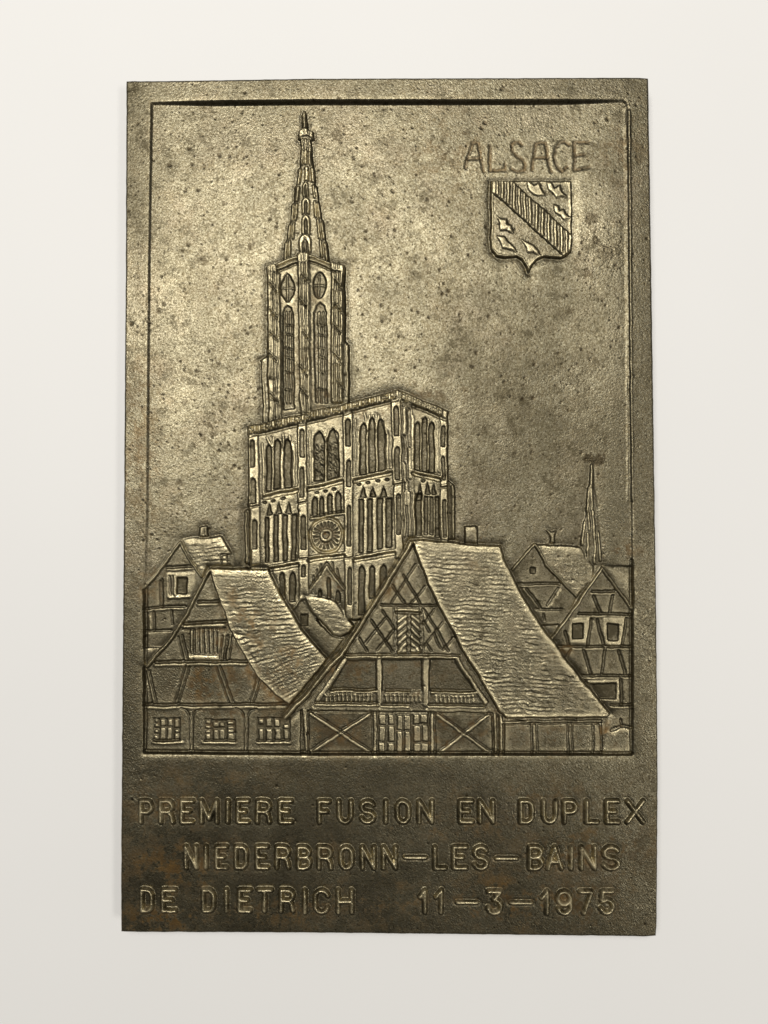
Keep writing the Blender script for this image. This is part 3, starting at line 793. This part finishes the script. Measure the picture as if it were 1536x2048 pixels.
def glyph(ch, v, x0, x1, py0, py1):
    k = VIEW[v]
    a, b = k[0] + x0 / k[2], k[0] + x1 / k[2]
    c = part('letter' if ch.isalpha() else 'numeral')
    w = 6.8
    if ch == 'I':
        m = (a + b) / 2
        a, b = m - 3, m + 3
    a, b, y0, y1 = a + w / 2, b - w / 2, py0 + w / 2 - .5, py1 - w / 2 + .5
    up = rng.uniform(.9, 1.1)
    sk = rng.normal() * .5
    strokes = [[(a + x * (b - a) + sk * (.5 - y), y0 + y * (y1 - y0)) for x, y in st] for st in G[ch]]
    sl, X, Y = region(a, b, y0, y1, m=22)
    d = np.min([d_line(st, X, Y) for st in strokes], axis=0)
    d = d + .35 * band_noise_cache[sl]
    H[sl] -= .22 * np.exp(-np.maximum(d - w / 2, 0) / 2.8) * (d > w / 2 - 1)
    m = step(d - w / 2, 1.4)
    d_low = np.min([d_line([(x, y + 1.1) for x, y in st], X, Y) for st in strokes], axis=0)
    r = np.sqrt(np.clip(1 - (d_low / (w / 2 + 1.8)) ** 2, 0, 1))
    H[sl] += (up + .16) * (.22 * m + .78 * r)
    setid(sl, d < w / 2 + 1.0, c)


band_noise_cache = band_noise(9, 77)
for v, py0, py1, row in (('C3', 1597, 1645, [('P', 205, 322), ('R', 370, 498), ('E', 545, 662), ('M', 708, 862), ('I', 915, 965), ('E', 1010, 1122), ('R', 1172, 1302), ('E', 1358, 1480)]),
                         ('C4', 1598, 1645, [('F', 230, 342), ('U', 393, 522), ('S', 578, 712), ('I', 770, 822), ('O', 876, 1000), ('N', 1058, 1192), ('E', 1398, 1525)]),
                         ('C5', 1597.5, 1645, [('N', 100, 227), ('D', 413, 527), ('U', 588, 707), ('P', 748, 862), ('L', 918, 1027), ('E', 1073, 1187), ('X', 1232, 1378)]),
                         ('C3', 1688.5, 1736, [('N', 578, 692), ('I', 735, 782), ('E', 833, 942), ('D', 993, 1107), ('E', 1168, 1282), ('R', 1332, 1458)]),
                         ('C4', 1689.5, 1737, [('B', 58, 182), ('R', 228, 357), ('O', 408, 530), ('N', 588, 712), ('N', 763, 892), ('L', 1188, 1302), ('E', 1345, 1477)]),
                         ('C5', 1689, 1738, [('S', 58, 182), ('B', 483, 602), ('A', 622, 752), ('I', 790, 838), ('N', 878, 1007), ('S', 1048, 1188)]),
                         ('C3', 1775, 1822, [('D', 213, 324), ('E', 388, 518), ('D', 723, 836), ('I', 905, 950), ('E', 1023, 1138), ('T', 1178, 1312), ('R', 1368, 1495)]),
                         ('C4', 1776, 1825, [('I', 103, 148), ('C', 198, 330), ('H', 388, 528), ('1', 1066, 1146), ('1', 1196, 1284)]),
                         ('C5', 1778, 1827, [('3', 160, 288), ('1', 575, 655), ('9', 698, 820), ('7', 868, 982), ('5', 1025, 1148)])):
    for c_, x0, x1 in row:
        glyph(c_, v, x0, x1, py0, py1)
for x0, x1, y in ((808, 853, 1714), (991, 1035, 1716), (913, 956, 1804), (1019.5, 1064.5, 1805)):
    c = part('hyphen')
    bar([(x0, y), (x1, y + .3)], 13, -.14, None, e=2.5, rnd=.2)
    bar([(x0 + 2, y), (x1 - 2, y + .3)], 5.8, .95, c, e=1.6, rnd=.75)

# ------------------------------------------------------------------ cast surface: rounding, roughness, pits
def blur(a, sig):
    fy = np.fft.fftfreq(2 * NY)[:, None]
    fx = np.fft.rfftfreq(2 * NX)[None, :]
    b = np.concatenate([a, a[::-1]], 0)
    b = np.concatenate([b, b[:, ::-1]], 1)
    k = np.exp(-2 * (math.pi * sig) ** 2 * (fx ** 2 + fy ** 2))
    return np.fft.irfft2(np.fft.rfft2(b) * k, s=b.shape)[:NY, :NX]


INS = sd_poly([(303, 206), (1254, 207), (1265, 1100), (1265.5, 1509), (620, 1509), (288, 1505), (289, 1190), (298, 530)], PX0, PY0)
H += .5 * np.clip((PY0 - 1375) / 125, 0, 1) ** 1.3 * step(INS, 1.5)
bar([(289, 1503.5), (620, 1507), (900, 1507.5), (1264, 1507.5)], 3.4, -.75, None, e=1.6)
bar([(1263.5, 1506), (1263.5, 1250), (1263.5, 1120)], 3.0, -.35, None, e=1.8)
bar([(289.5, 1502), (290, 1300), (290.5, 1170)], 2.6, -.3, None, e=1.6)
H = blur(H, .62) * 1.45
HIGH = np.clip((H - blur(H, 4.5)) / .3, 0, 1)
names = np.array([p[0] for p in PARTS])
WR = dict(letter=.4, numeral=.4, plate=.12, recessed_field=.25, chimney=.5, coat_of_arms=.5)
HIGH *= np.array([WR.get(n_, 1.0) for n_ in names])[ID]
WB = dict(tile_course=.16, great_roof=.2, left_roof=.15, middle_roof=.15, cathedral_front=.16, pilaster=.2, parapet=.3, cathedral_tower=.15, corner_shaft=.3, spire_rib=.3, spire_arch=.4, back_left_roof=.3, back_right_roof=.25, cathedral_side=.2, rose_window=.45, string_course=.55, rail=.6, sill_beam=.3, main_beam=.4, barge_board=.7, window_sill=.3, baluster=.3, roof_verge=.4, eaves_board=.4, window_frame=.25, letter=.72, numeral=.72, hyphen=.72, crown=.0, stripe=.1, lattice_bar=.0)
HIGH = np.clip(HIGH + blur(np.array([WB.get(n_, 0.0) for n_ in names])[ID], 1.0) * np.clip(.9 + .5 * low_noise(24, 160) + .3 * low_noise(6, 161), 0, 1.6), 0, 1)
flat = 1 - np.clip(np.abs(H - blur(H, 3)) / .12, 0, 1)
patch = np.clip(.75 + .38 * low_noise(120, 101), .25, 1.4) * (1 + 1.0 * blur(np.isin(ID, np.nonzero(np.isin(names, ['tile_course', 'great_roof', 'left_roof', 'central_house', 'left_house', 'wall_panel', 'letter', 'numeral', 'hyphen']))[0]).astype(float), 1.5))          # some areas rougher than others
H += patch * (.013 * band_noise(3.6, 102) + .005 * band_noise(6.5, 103)) + .005 * band_noise(15, 104) + .008 * band_noise(38, 105) + .03 * low_noise(200, 106)
# wrinkled skin on the right border and upper right
wr = np.clip(np.exp(-((PX0 - 1288) / 26) ** 2 - ((PY0 - 1240) / 90) ** 2) + .8 * np.exp(-((PX0 - 1225) / 55) ** 2 - ((PY0 - 500) / 70) ** 2)
             + .8 * np.exp(-((PX0 - 265) / 22) ** 2 - ((PY0 - 190) / 60) ** 2) + .6 * np.exp(-((PX0 - 275) / 40) ** 2 - ((PY0 - 1590) / 60) ** 2), 0, 1)
H += wr * .05 * np.abs(band_noise(10, 107)) * np.sign(band_noise(30, 108))

pits = []
for n, x0, x1, y0, y1, sx in ((8500, 250, 1310, 165, 1120, 1), (1800, 250, 1310, 1120, 1870, 1)):
    pits += list(zip(rng.uniform(x0, x1, n), rng.uniform(y0, y1, n), rng.exponential(.34, n) + .42))
for cx_, cy_, r_, n in ((425, 865, 26, 40), (430, 735, 45, 60), (430, 830, 60, 70), (560, 440, 30, 20), (535, 820, 26, 40), (700, 400, 60, 50), (720, 770, 45, 60), (940, 660, 60, 40),
                        (400, 270, 60, 60), (300, 620, 25, 60), (1205, 520, 40, 60), (690, 300, 60, 60), (860, 560, 60, 70), (1110, 760, 60, 40), (760, 540, 40, 40)):
    pits += list(zip(rng.normal(cx_, r_, n), rng.normal(cy_, r_, n), rng.exponential(.5, n) + .55))
LAYER[:] = [PX0, PY0]
for x, y, r in pits:
    if not (255 < x < 1300 and 165 < y < 1865):
        continue
    sl, X, Y = region(x, x, y, y, m=0)
    d2 = ((X - x) ** 2 + (Y - y) ** 2) / (r * r)
    gk = np.exp(-.5 * d2 ** 1.3)
    H[sl] -= .07 * min(r, 2.2) * gk
    STAIN[sl] = np.maximum(STAIN[sl], gk * min(1, .6 + .2 * r))
LAYER[:] = [PX0 + 2.2 * band_noise(13, 120), PY0 + 2.2 * band_noise(13, 121)]
for x, y, r, a in ((1185, 435, 13, .8), (1192, 479, 8, .7), (1212, 505, 17, .45), (1178, 543, 11, .55), (1178, 915, 9, .8), (1198, 920, 13, .8), (1172, 305, 7, .5), (670, 264, 10, .55), (1188, 288, 7, .5),
                   (447, 405, 5, .7), (500, 489, 6, .7), (532, 366, 5, .6), (420, 851, 7, .7), (423, 868, 6, .7), (404, 872, 6, .6), (357, 964, 7, .7), (366, 804, 6, .7), (486, 818, 10, .6), (512, 818, 10, .5),
                   (951, 1166, 7, .6), (963, 1271, 6, .6), (1072, 610, 4, .7), (1067, 620, 4, .7), (1090, 618, 4, .7), (1144, 620, 7, .6), (971, 680, 5, .7), (951, 689, 4, .6), (954, 776, 6, .7),
                   (405, 520, 9, .5), (934, 260, 7, .6), (960, 850, 18, .25), (330, 1060, 25, .2)):
    sl, X, Y = region(x, x, y, y, m=3 * r)
    d = np.hypot(X - x, Y - y)
    STAIN[sl] = np.maximum(STAIN[sl], a * step(d - r, 2.4))
LAYER[:] = [PX0, PY0]
# rust: patches with a shape of their own
rn = low_noise(22, 130) * .6 + low_noise(7, 131) * .5 + low_noise(70, 132) * .5
for x, y, rx, ry, a in ((420, 1365, 55, 45, .9), (520, 1350, 40, 40, .8), (560, 1400, 35, 25, .7), (430, 1280, 50, 30, .55), (440, 1440, 120, 22, .6), (460, 1215, 30, 40, .4), (500, 1245, 45, 40, .7), (540, 1300, 40, 40, .6),
                        (790, 1180, 40, 40, .5), (700, 1345, 70, 30, .45), (820, 1345, 60, 35, .4), (840, 1398, 22, 12, 1.0), (890, 1470, 40, 45, .75), (960, 1450, 30, 30, .6), (670, 1470, 60, 40, .55), (820, 1480, 50, 40, .45),
                        (665, 1180, 18, 22, 1.0), (652, 1070, 16, 14, .7), (610, 1250, 8, 12, 1.0), (605, 1325, 40, 30, .6), (970, 1070, 30, 10, .55), (1240, 1100, 40, 14, .5), (1130, 1300, 22, 12, .8), (1215, 1470, 30, 25, .6),
                        (640, 790, 20, 14, .6), (590, 720, 30, 80, .3), (640, 590, 14, 22, .45), (860, 780, 60, 20, .35), (690, 820, 60, 14, .5), (300, 1180, 30, 60, .3), (1252, 310, 40, 60, .2),
                        (330, 1620, 110, 60, .5), (350, 1730, 120, 70, .7), (320, 1840, 110, 35, .8), (560, 1820, 160, 40, .6), (780, 1800, 120, 60, .5), (1010, 1800, 120, 60, .75), (1180, 1700, 130, 60, .6), (1150, 1800, 100, 50, .65),
                        (950, 1660, 200, 30, .4), (1080, 1590, 200, 30, .35), (640, 1700, 60, 30, .35), (400, 1560, 150, 30, .35), (960, 1130, 16, 10, .4), (1100, 1480, 100, 40, .4), (280, 900, 40, 200, .2), (900, 300, 60, 60, .16), (750, 820, 60, 30, .3)):
    w = np.exp(-(((PX0 - x) / rx) ** 2 + ((PY0 - y) / ry) ** 2))
    RUST = np.maximum(RUST, a * w)
RUST = np.clip(RUST * 1.3 * np.where(PY0 > 1515, .75, 1.0) + .06, 0, 1) * np.clip(.42 + .95 * rn, 0, 1.35)
RUST = np.clip(RUST, 0, 1)
# blackened oxide kept on the glazing, grooves and infill; rubbed bright metal on what stands proud
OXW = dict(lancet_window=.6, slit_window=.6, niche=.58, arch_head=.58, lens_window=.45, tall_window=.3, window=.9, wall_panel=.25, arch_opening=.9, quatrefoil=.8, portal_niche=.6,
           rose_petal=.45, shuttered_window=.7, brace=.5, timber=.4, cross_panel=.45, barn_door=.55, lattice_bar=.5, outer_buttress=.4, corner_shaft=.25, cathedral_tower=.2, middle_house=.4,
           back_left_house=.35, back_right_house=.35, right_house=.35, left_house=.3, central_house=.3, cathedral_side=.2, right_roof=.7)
TARN_REFL = np.clip(np.exp(-((PX0 - 1060) / 190) ** 4 - ((PY0 - 800) / 240) ** 4) * .42 + .6 * np.exp(-((PX0 - 262) / 32) ** 2 - ((PY0 - 260) / 190) ** 2) + 0.04 * np.clip((PY0 - 1520) / 60, 0, 1), 0, 1) * np.clip(.85 + .2 * low_noise(90, 150) + .15 * low_noise(25, 151), 0, 1.4)  # dark reflection right of the tower painted into the colour, plus tarnish elsewhere
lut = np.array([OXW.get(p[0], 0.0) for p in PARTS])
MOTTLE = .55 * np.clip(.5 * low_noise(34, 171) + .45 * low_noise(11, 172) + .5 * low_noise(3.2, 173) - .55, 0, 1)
OXIDE_REFL = np.clip(MOTTLE + blur(lut[ID], .8) * np.clip(.95 + .22 * low_noise(30, 140) + .2 * low_noise(6, 141), 0, 1.3) + TARN_REFL, 0, 1)
# engraved word keeps ochre rust in its strokes
for k, (nm, pa, lb) in enumerate(PARTS):
    if nm == 'engraved_letter':
        RUST[ID == k] = np.maximum(RUST[ID == k], .5)
# rounded outer edge
e_px = np.minimum.reduce([S * 1060, (1 - S) * 1060, T * 1712, (1 - T) * 1712])
H -= .55 * np.clip(1 - e_px / 3.6, 0, 1) ** 2

# ------------------------------------------------------------------ materials
def mat_iron():
    m = bpy.data.materials.new('cast_iron')
    m.use_nodes = True
    nt = m.node_tree
    N, L = nt.nodes, nt.links
    b = N['Principled BSDF']
    tc = N.new('ShaderNodeTexCoord')

    def noise(scale, detail=3.0, rough_=.6):
        n = N.new('ShaderNodeTexNoise')
        n.inputs['Scale'].default_value = scale
        n.inputs['Detail'].default_value = detail
        n.inputs['Roughness'].default_value = rough_
        L.new(tc.outputs['Object'], n.inputs['Vector'])
        return n.outputs['Fac']

    def ramp(f, a, c):
        r = N.new('ShaderNodeMapRange')
        r.inputs['From Min'].default_value, r.inputs['From Max'].default_value = a
        r.inputs['To Min'].default_value, r.inputs['To Max'].default_value = c
        L.new(f, r.inputs['Value'])
        return r.outputs['Result']

    def mix(f, a, c):
        x = N.new('ShaderNodeMix')
        x.data_type = 'RGBA'
        for s_, v in ((0, f), (6, a), (7, c)):
            if isinstance(v, tuple):
                x.inputs[s_].default_value = v + (1,)
            elif isinstance(v, float):
                x.inputs[s_].default_value = v
            else:
                L.new(v, x.inputs[s_])
        return x.outputs[2]

    def attr(n):
        a = N.new('ShaderNodeAttribute')
        a.attribute_name = n
        return a.outputs['Fac']

    def math_(op, a, c):
        x = N.new('ShaderNodeMath')
        x.operation = op
        for i, v in enumerate((a, c)):
            if isinstance(v, float):
                x.inputs[i].default_value = v
            else:
                L.new(v, x.inputs[i])
        return x.outputs[0]

    tone = noise(26, 4)
    clean = mix(ramp(tone, (.35, .65), (0, 1)), (.148, .133, .091), (.222, .200, .136))
    pinkish = mix(ramp(noise(45, 3), (.52, .72), (0, .45)), clean, (.212, .178, .125))
    grain = ramp(noise(1500, 2, .7), (.42, .62), (1.0, 0.0))
    specks = ramp(noise(1150, 3, .75), (.565, .65), (0.0, 1.0))
    worn0 = mix(math_('MULTIPLY', grain, .62), pinkish, (.075, .058, .026))
    worn = mix(math_('MULTIPLY', specks, .85), worn0, (.028, .02, .008))
    rustc = mix(ramp(noise(180, 3), (.35, .65), (0, 1)), (.048, .027, .009), (.135, .072, .017))
    rusty = mix(math_('MULTIPLY', attr('rust'), .85), worn, rustc)
    high = mix(math_('MULTIPLY', attr('wear'), .8), rusty, (.52, .45, .28))
    dark = mix(attr('oxide_refl'), high, (.062, .052, .030))
    col = mix(math_('MULTIPLY', attr('stain'), .92), dark, (.030, .022, .011))
    L.new(col, b.inputs['Base Color'])
    met = math_('SUBTRACT', .96, math_('MULTIPLY', attr('rust'), .35))
    L.new(met, b.inputs['Metallic'])
    b.inputs['Specular IOR Level'].default_value = .2
    r0 = ramp(noise(60, 4), (.3, .7), (.235, .36))
    r1 = math_('ADD', r0, math_('MULTIPLY', attr('rust'), .18))
    r2 = math_('ADD', r1, math_('MULTIPLY', attr('oxide_refl'), .12))
    L.new(math_('ADD', r2, math_('MULTIPLY', grain, .08)), b.inputs['Roughness'])
    bump = N.new('ShaderNodeBump')
    bump.inputs['Strength'].default_value = .9
    bump.inputs['Distance'].default_value = .00011
    L.new(noise(1250, 3, .65), bump.inputs['Height'])
    fine = N.new('ShaderNodeBump')
    fine.inputs['Strength'].default_value = .8
    fine.inputs['Distance'].default_value = .00007
    L.new(noise(2700, 2, .6), fine.inputs['Height'])
    L.new(bump.outputs['Normal'], fine.inputs['Normal'])
    L.new(fine.outputs['Normal'], b.inputs['Normal'])
    return m


def mat_table():
    m = bpy.data.materials.new('white_laminate')
    m.use_nodes = True
    nt = m.node_tree
    N, L = nt.nodes, nt.links
    b = N['Principled BSDF']
    tc = N.new('ShaderNodeTexCoord')
    n = N.new('ShaderNodeTexNoise')
    n.inputs['Scale'].default_value = 9
    n.inputs['Detail'].default_value = 5
    L.new(tc.outputs['Object'], n.inputs['Vector'])
    x = N.new('ShaderNodeMix')
    x.data_type = 'RGBA'
    x.inputs[6].default_value = (.80, .795, .782, 1)
    x.inputs[7].default_value = (.83, .825, .812, 1)
    L.new(n.outputs['Fac'], x.inputs[0])
    L.new(x.outputs[2], b.inputs['Base Color'])
    b.inputs['Roughness'].default_value = .55
    b.inputs['Specular IOR Level'].default_value = .25
    return m


IRON, TABLE = mat_iron(), mat_table()

# ------------------------------------------------------------------ table
tb = bpy.data.meshes.new('tabletop')
r_, nseg = .9, 1
vt, ft = [], []
xs = (-.75, .75)
ys = (-.6, .6)
for z in (-THICK, -THICK - .03):
    vt += [(xs[0], ys[0], z), (xs[1], ys[0], z), (xs[1], ys[1], z), (xs[0], ys[1], z)]
ft = [(0, 1, 2, 3), (7, 6, 5, 4), (0, 4, 5, 1), (1, 5, 6, 2), (2, 6, 7, 3), (3, 7, 4, 0)]
tb.from_pydata(vt, [], ft)
tb.materials.append(TABLE)
to = bpy.data.objects.new('tabletop', tb)
scene.collection.objects.link(to)
to['kind'] = 'structure'
to['label'] = 'plain matt white tabletop under the plaque'

# ------------------------------------------------------------------ plaque: one skin, cut into its parts
root = bpy.data.objects.new('cast_iron_plaque', None)
scene.collection.objects.link(root)
root.location = (0, 0, -THICK)
root['label'] = 'cast iron relief plaque of a cathedral above gabled half-timbered houses, lying on white table'
root['category'] = 'plaque'
root.empty_display_size = .05

Z = H * .001 + THICK
POS = np.stack([WX, WY, Z], -1)
du = np.gradient(POS, axis=1)
dv = np.gradient(POS, axis=0)
NRM = np.cross(dv, du)
NRM /= np.linalg.norm(NRM, axis=-1, keepdims=True)
POSf, NRMf = POS.reshape(-1, 3).astype(np.float32), NRM.reshape(-1, 3)
idx = np.arange(NY * NX).reshape(NY, NX)
quads = np.stack([idx[:-1, :-1], idx[1:, :-1], idx[1:, 1:], idx[:-1, 1:]], -1).reshape(-1, 4)
fid = ID[:-1, :-1].reshape(-1)
order = np.argsort(fid, kind='stable')
cuts = np.searchsorted(fid[order], np.arange(len(PARTS) + 1))
ATT = [(nm, a_.reshape(-1).astype(np.float32)) for nm, a_ in (('rust', RUST), ('stain', STAIN), ('wear', HIGH), ('oxide_refl', OXIDE_REFL))]


def mesh_from(name, verts, faces, normals, attrs):
    me = bpy.data.meshes.new(name)
    nv, nf = len(verts), len(faces)
    me.vertices.add(nv)
    me.vertices.foreach_set('co', np.ascontiguousarray(verts, np.float32).ravel())
    me.loops.add(nf * 4)
    me.loops.foreach_set('vertex_index', faces.astype(np.int32).ravel())
    me.polygons.add(nf)
    me.polygons.foreach_set('loop_start', np.arange(0, nf * 4, 4, dtype=np.int32))
    me.update(calc_edges=True)
    for nm, v in attrs:
        a = me.attributes.new(nm, 'FLOAT', 'POINT')
        a.data.foreach_set('value', np.ascontiguousarray(v, np.float32))
    if normals is not None:
        me.polygons.foreach_set('use_smooth', np.ones(nf, bool))
        me.normals_split_custom_set_from_vertices(normals.tolist())
    me.materials.append(IRON)
    return me


objs = {}
has_child = {p[1] for p in PARTS}
for k, (name, parent, label) in enumerate(PARTS):
    f = quads[order[cuts[k]:cuts[k + 1]]]
    if len(f) < 3 and k not in has_child:
        continue
    if len(f):
        u, inv = np.unique(f, return_inverse=True)
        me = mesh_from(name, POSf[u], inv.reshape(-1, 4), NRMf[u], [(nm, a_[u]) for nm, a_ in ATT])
    else:
        me = None
    o = bpy.data.objects.new(name, me)
    scene.collection.objects.link(o)
    o.parent = root if parent < 0 else objs[parent]
    if label:
        o['label'] = label
    objs[k] = o

# side walls and back
loop = np.concatenate([idx[0, :-1], idx[:-1, -1], idx[-1, :0:-1], idx[:0:-1, 0]])
tp = POSf[loop]
lo = tp.copy()
lo[:, 2] = 0.0
n = len(loop)
a = np.arange(n)
b_ = (a + 1) % n
me = bpy.data.meshes.new('side_wall')
me.from_pydata(np.concatenate([tp, lo]).tolist(), [], np.stack([a, b_, b_ + n, a + n], 1).tolist() + [(a + n).tolist()])
for nm in ('rust', 'stain'):
    at = me.attributes.new(nm, 'FLOAT', 'POINT')
    at.data.foreach_set('value', np.full(2 * n, .4, np.float32))
me.materials.append(IRON)
o = bpy.data.objects.new('side_wall', me)
scene.collection.objects.link(o)
o.parent = objs[0]
print('parts', len(objs))
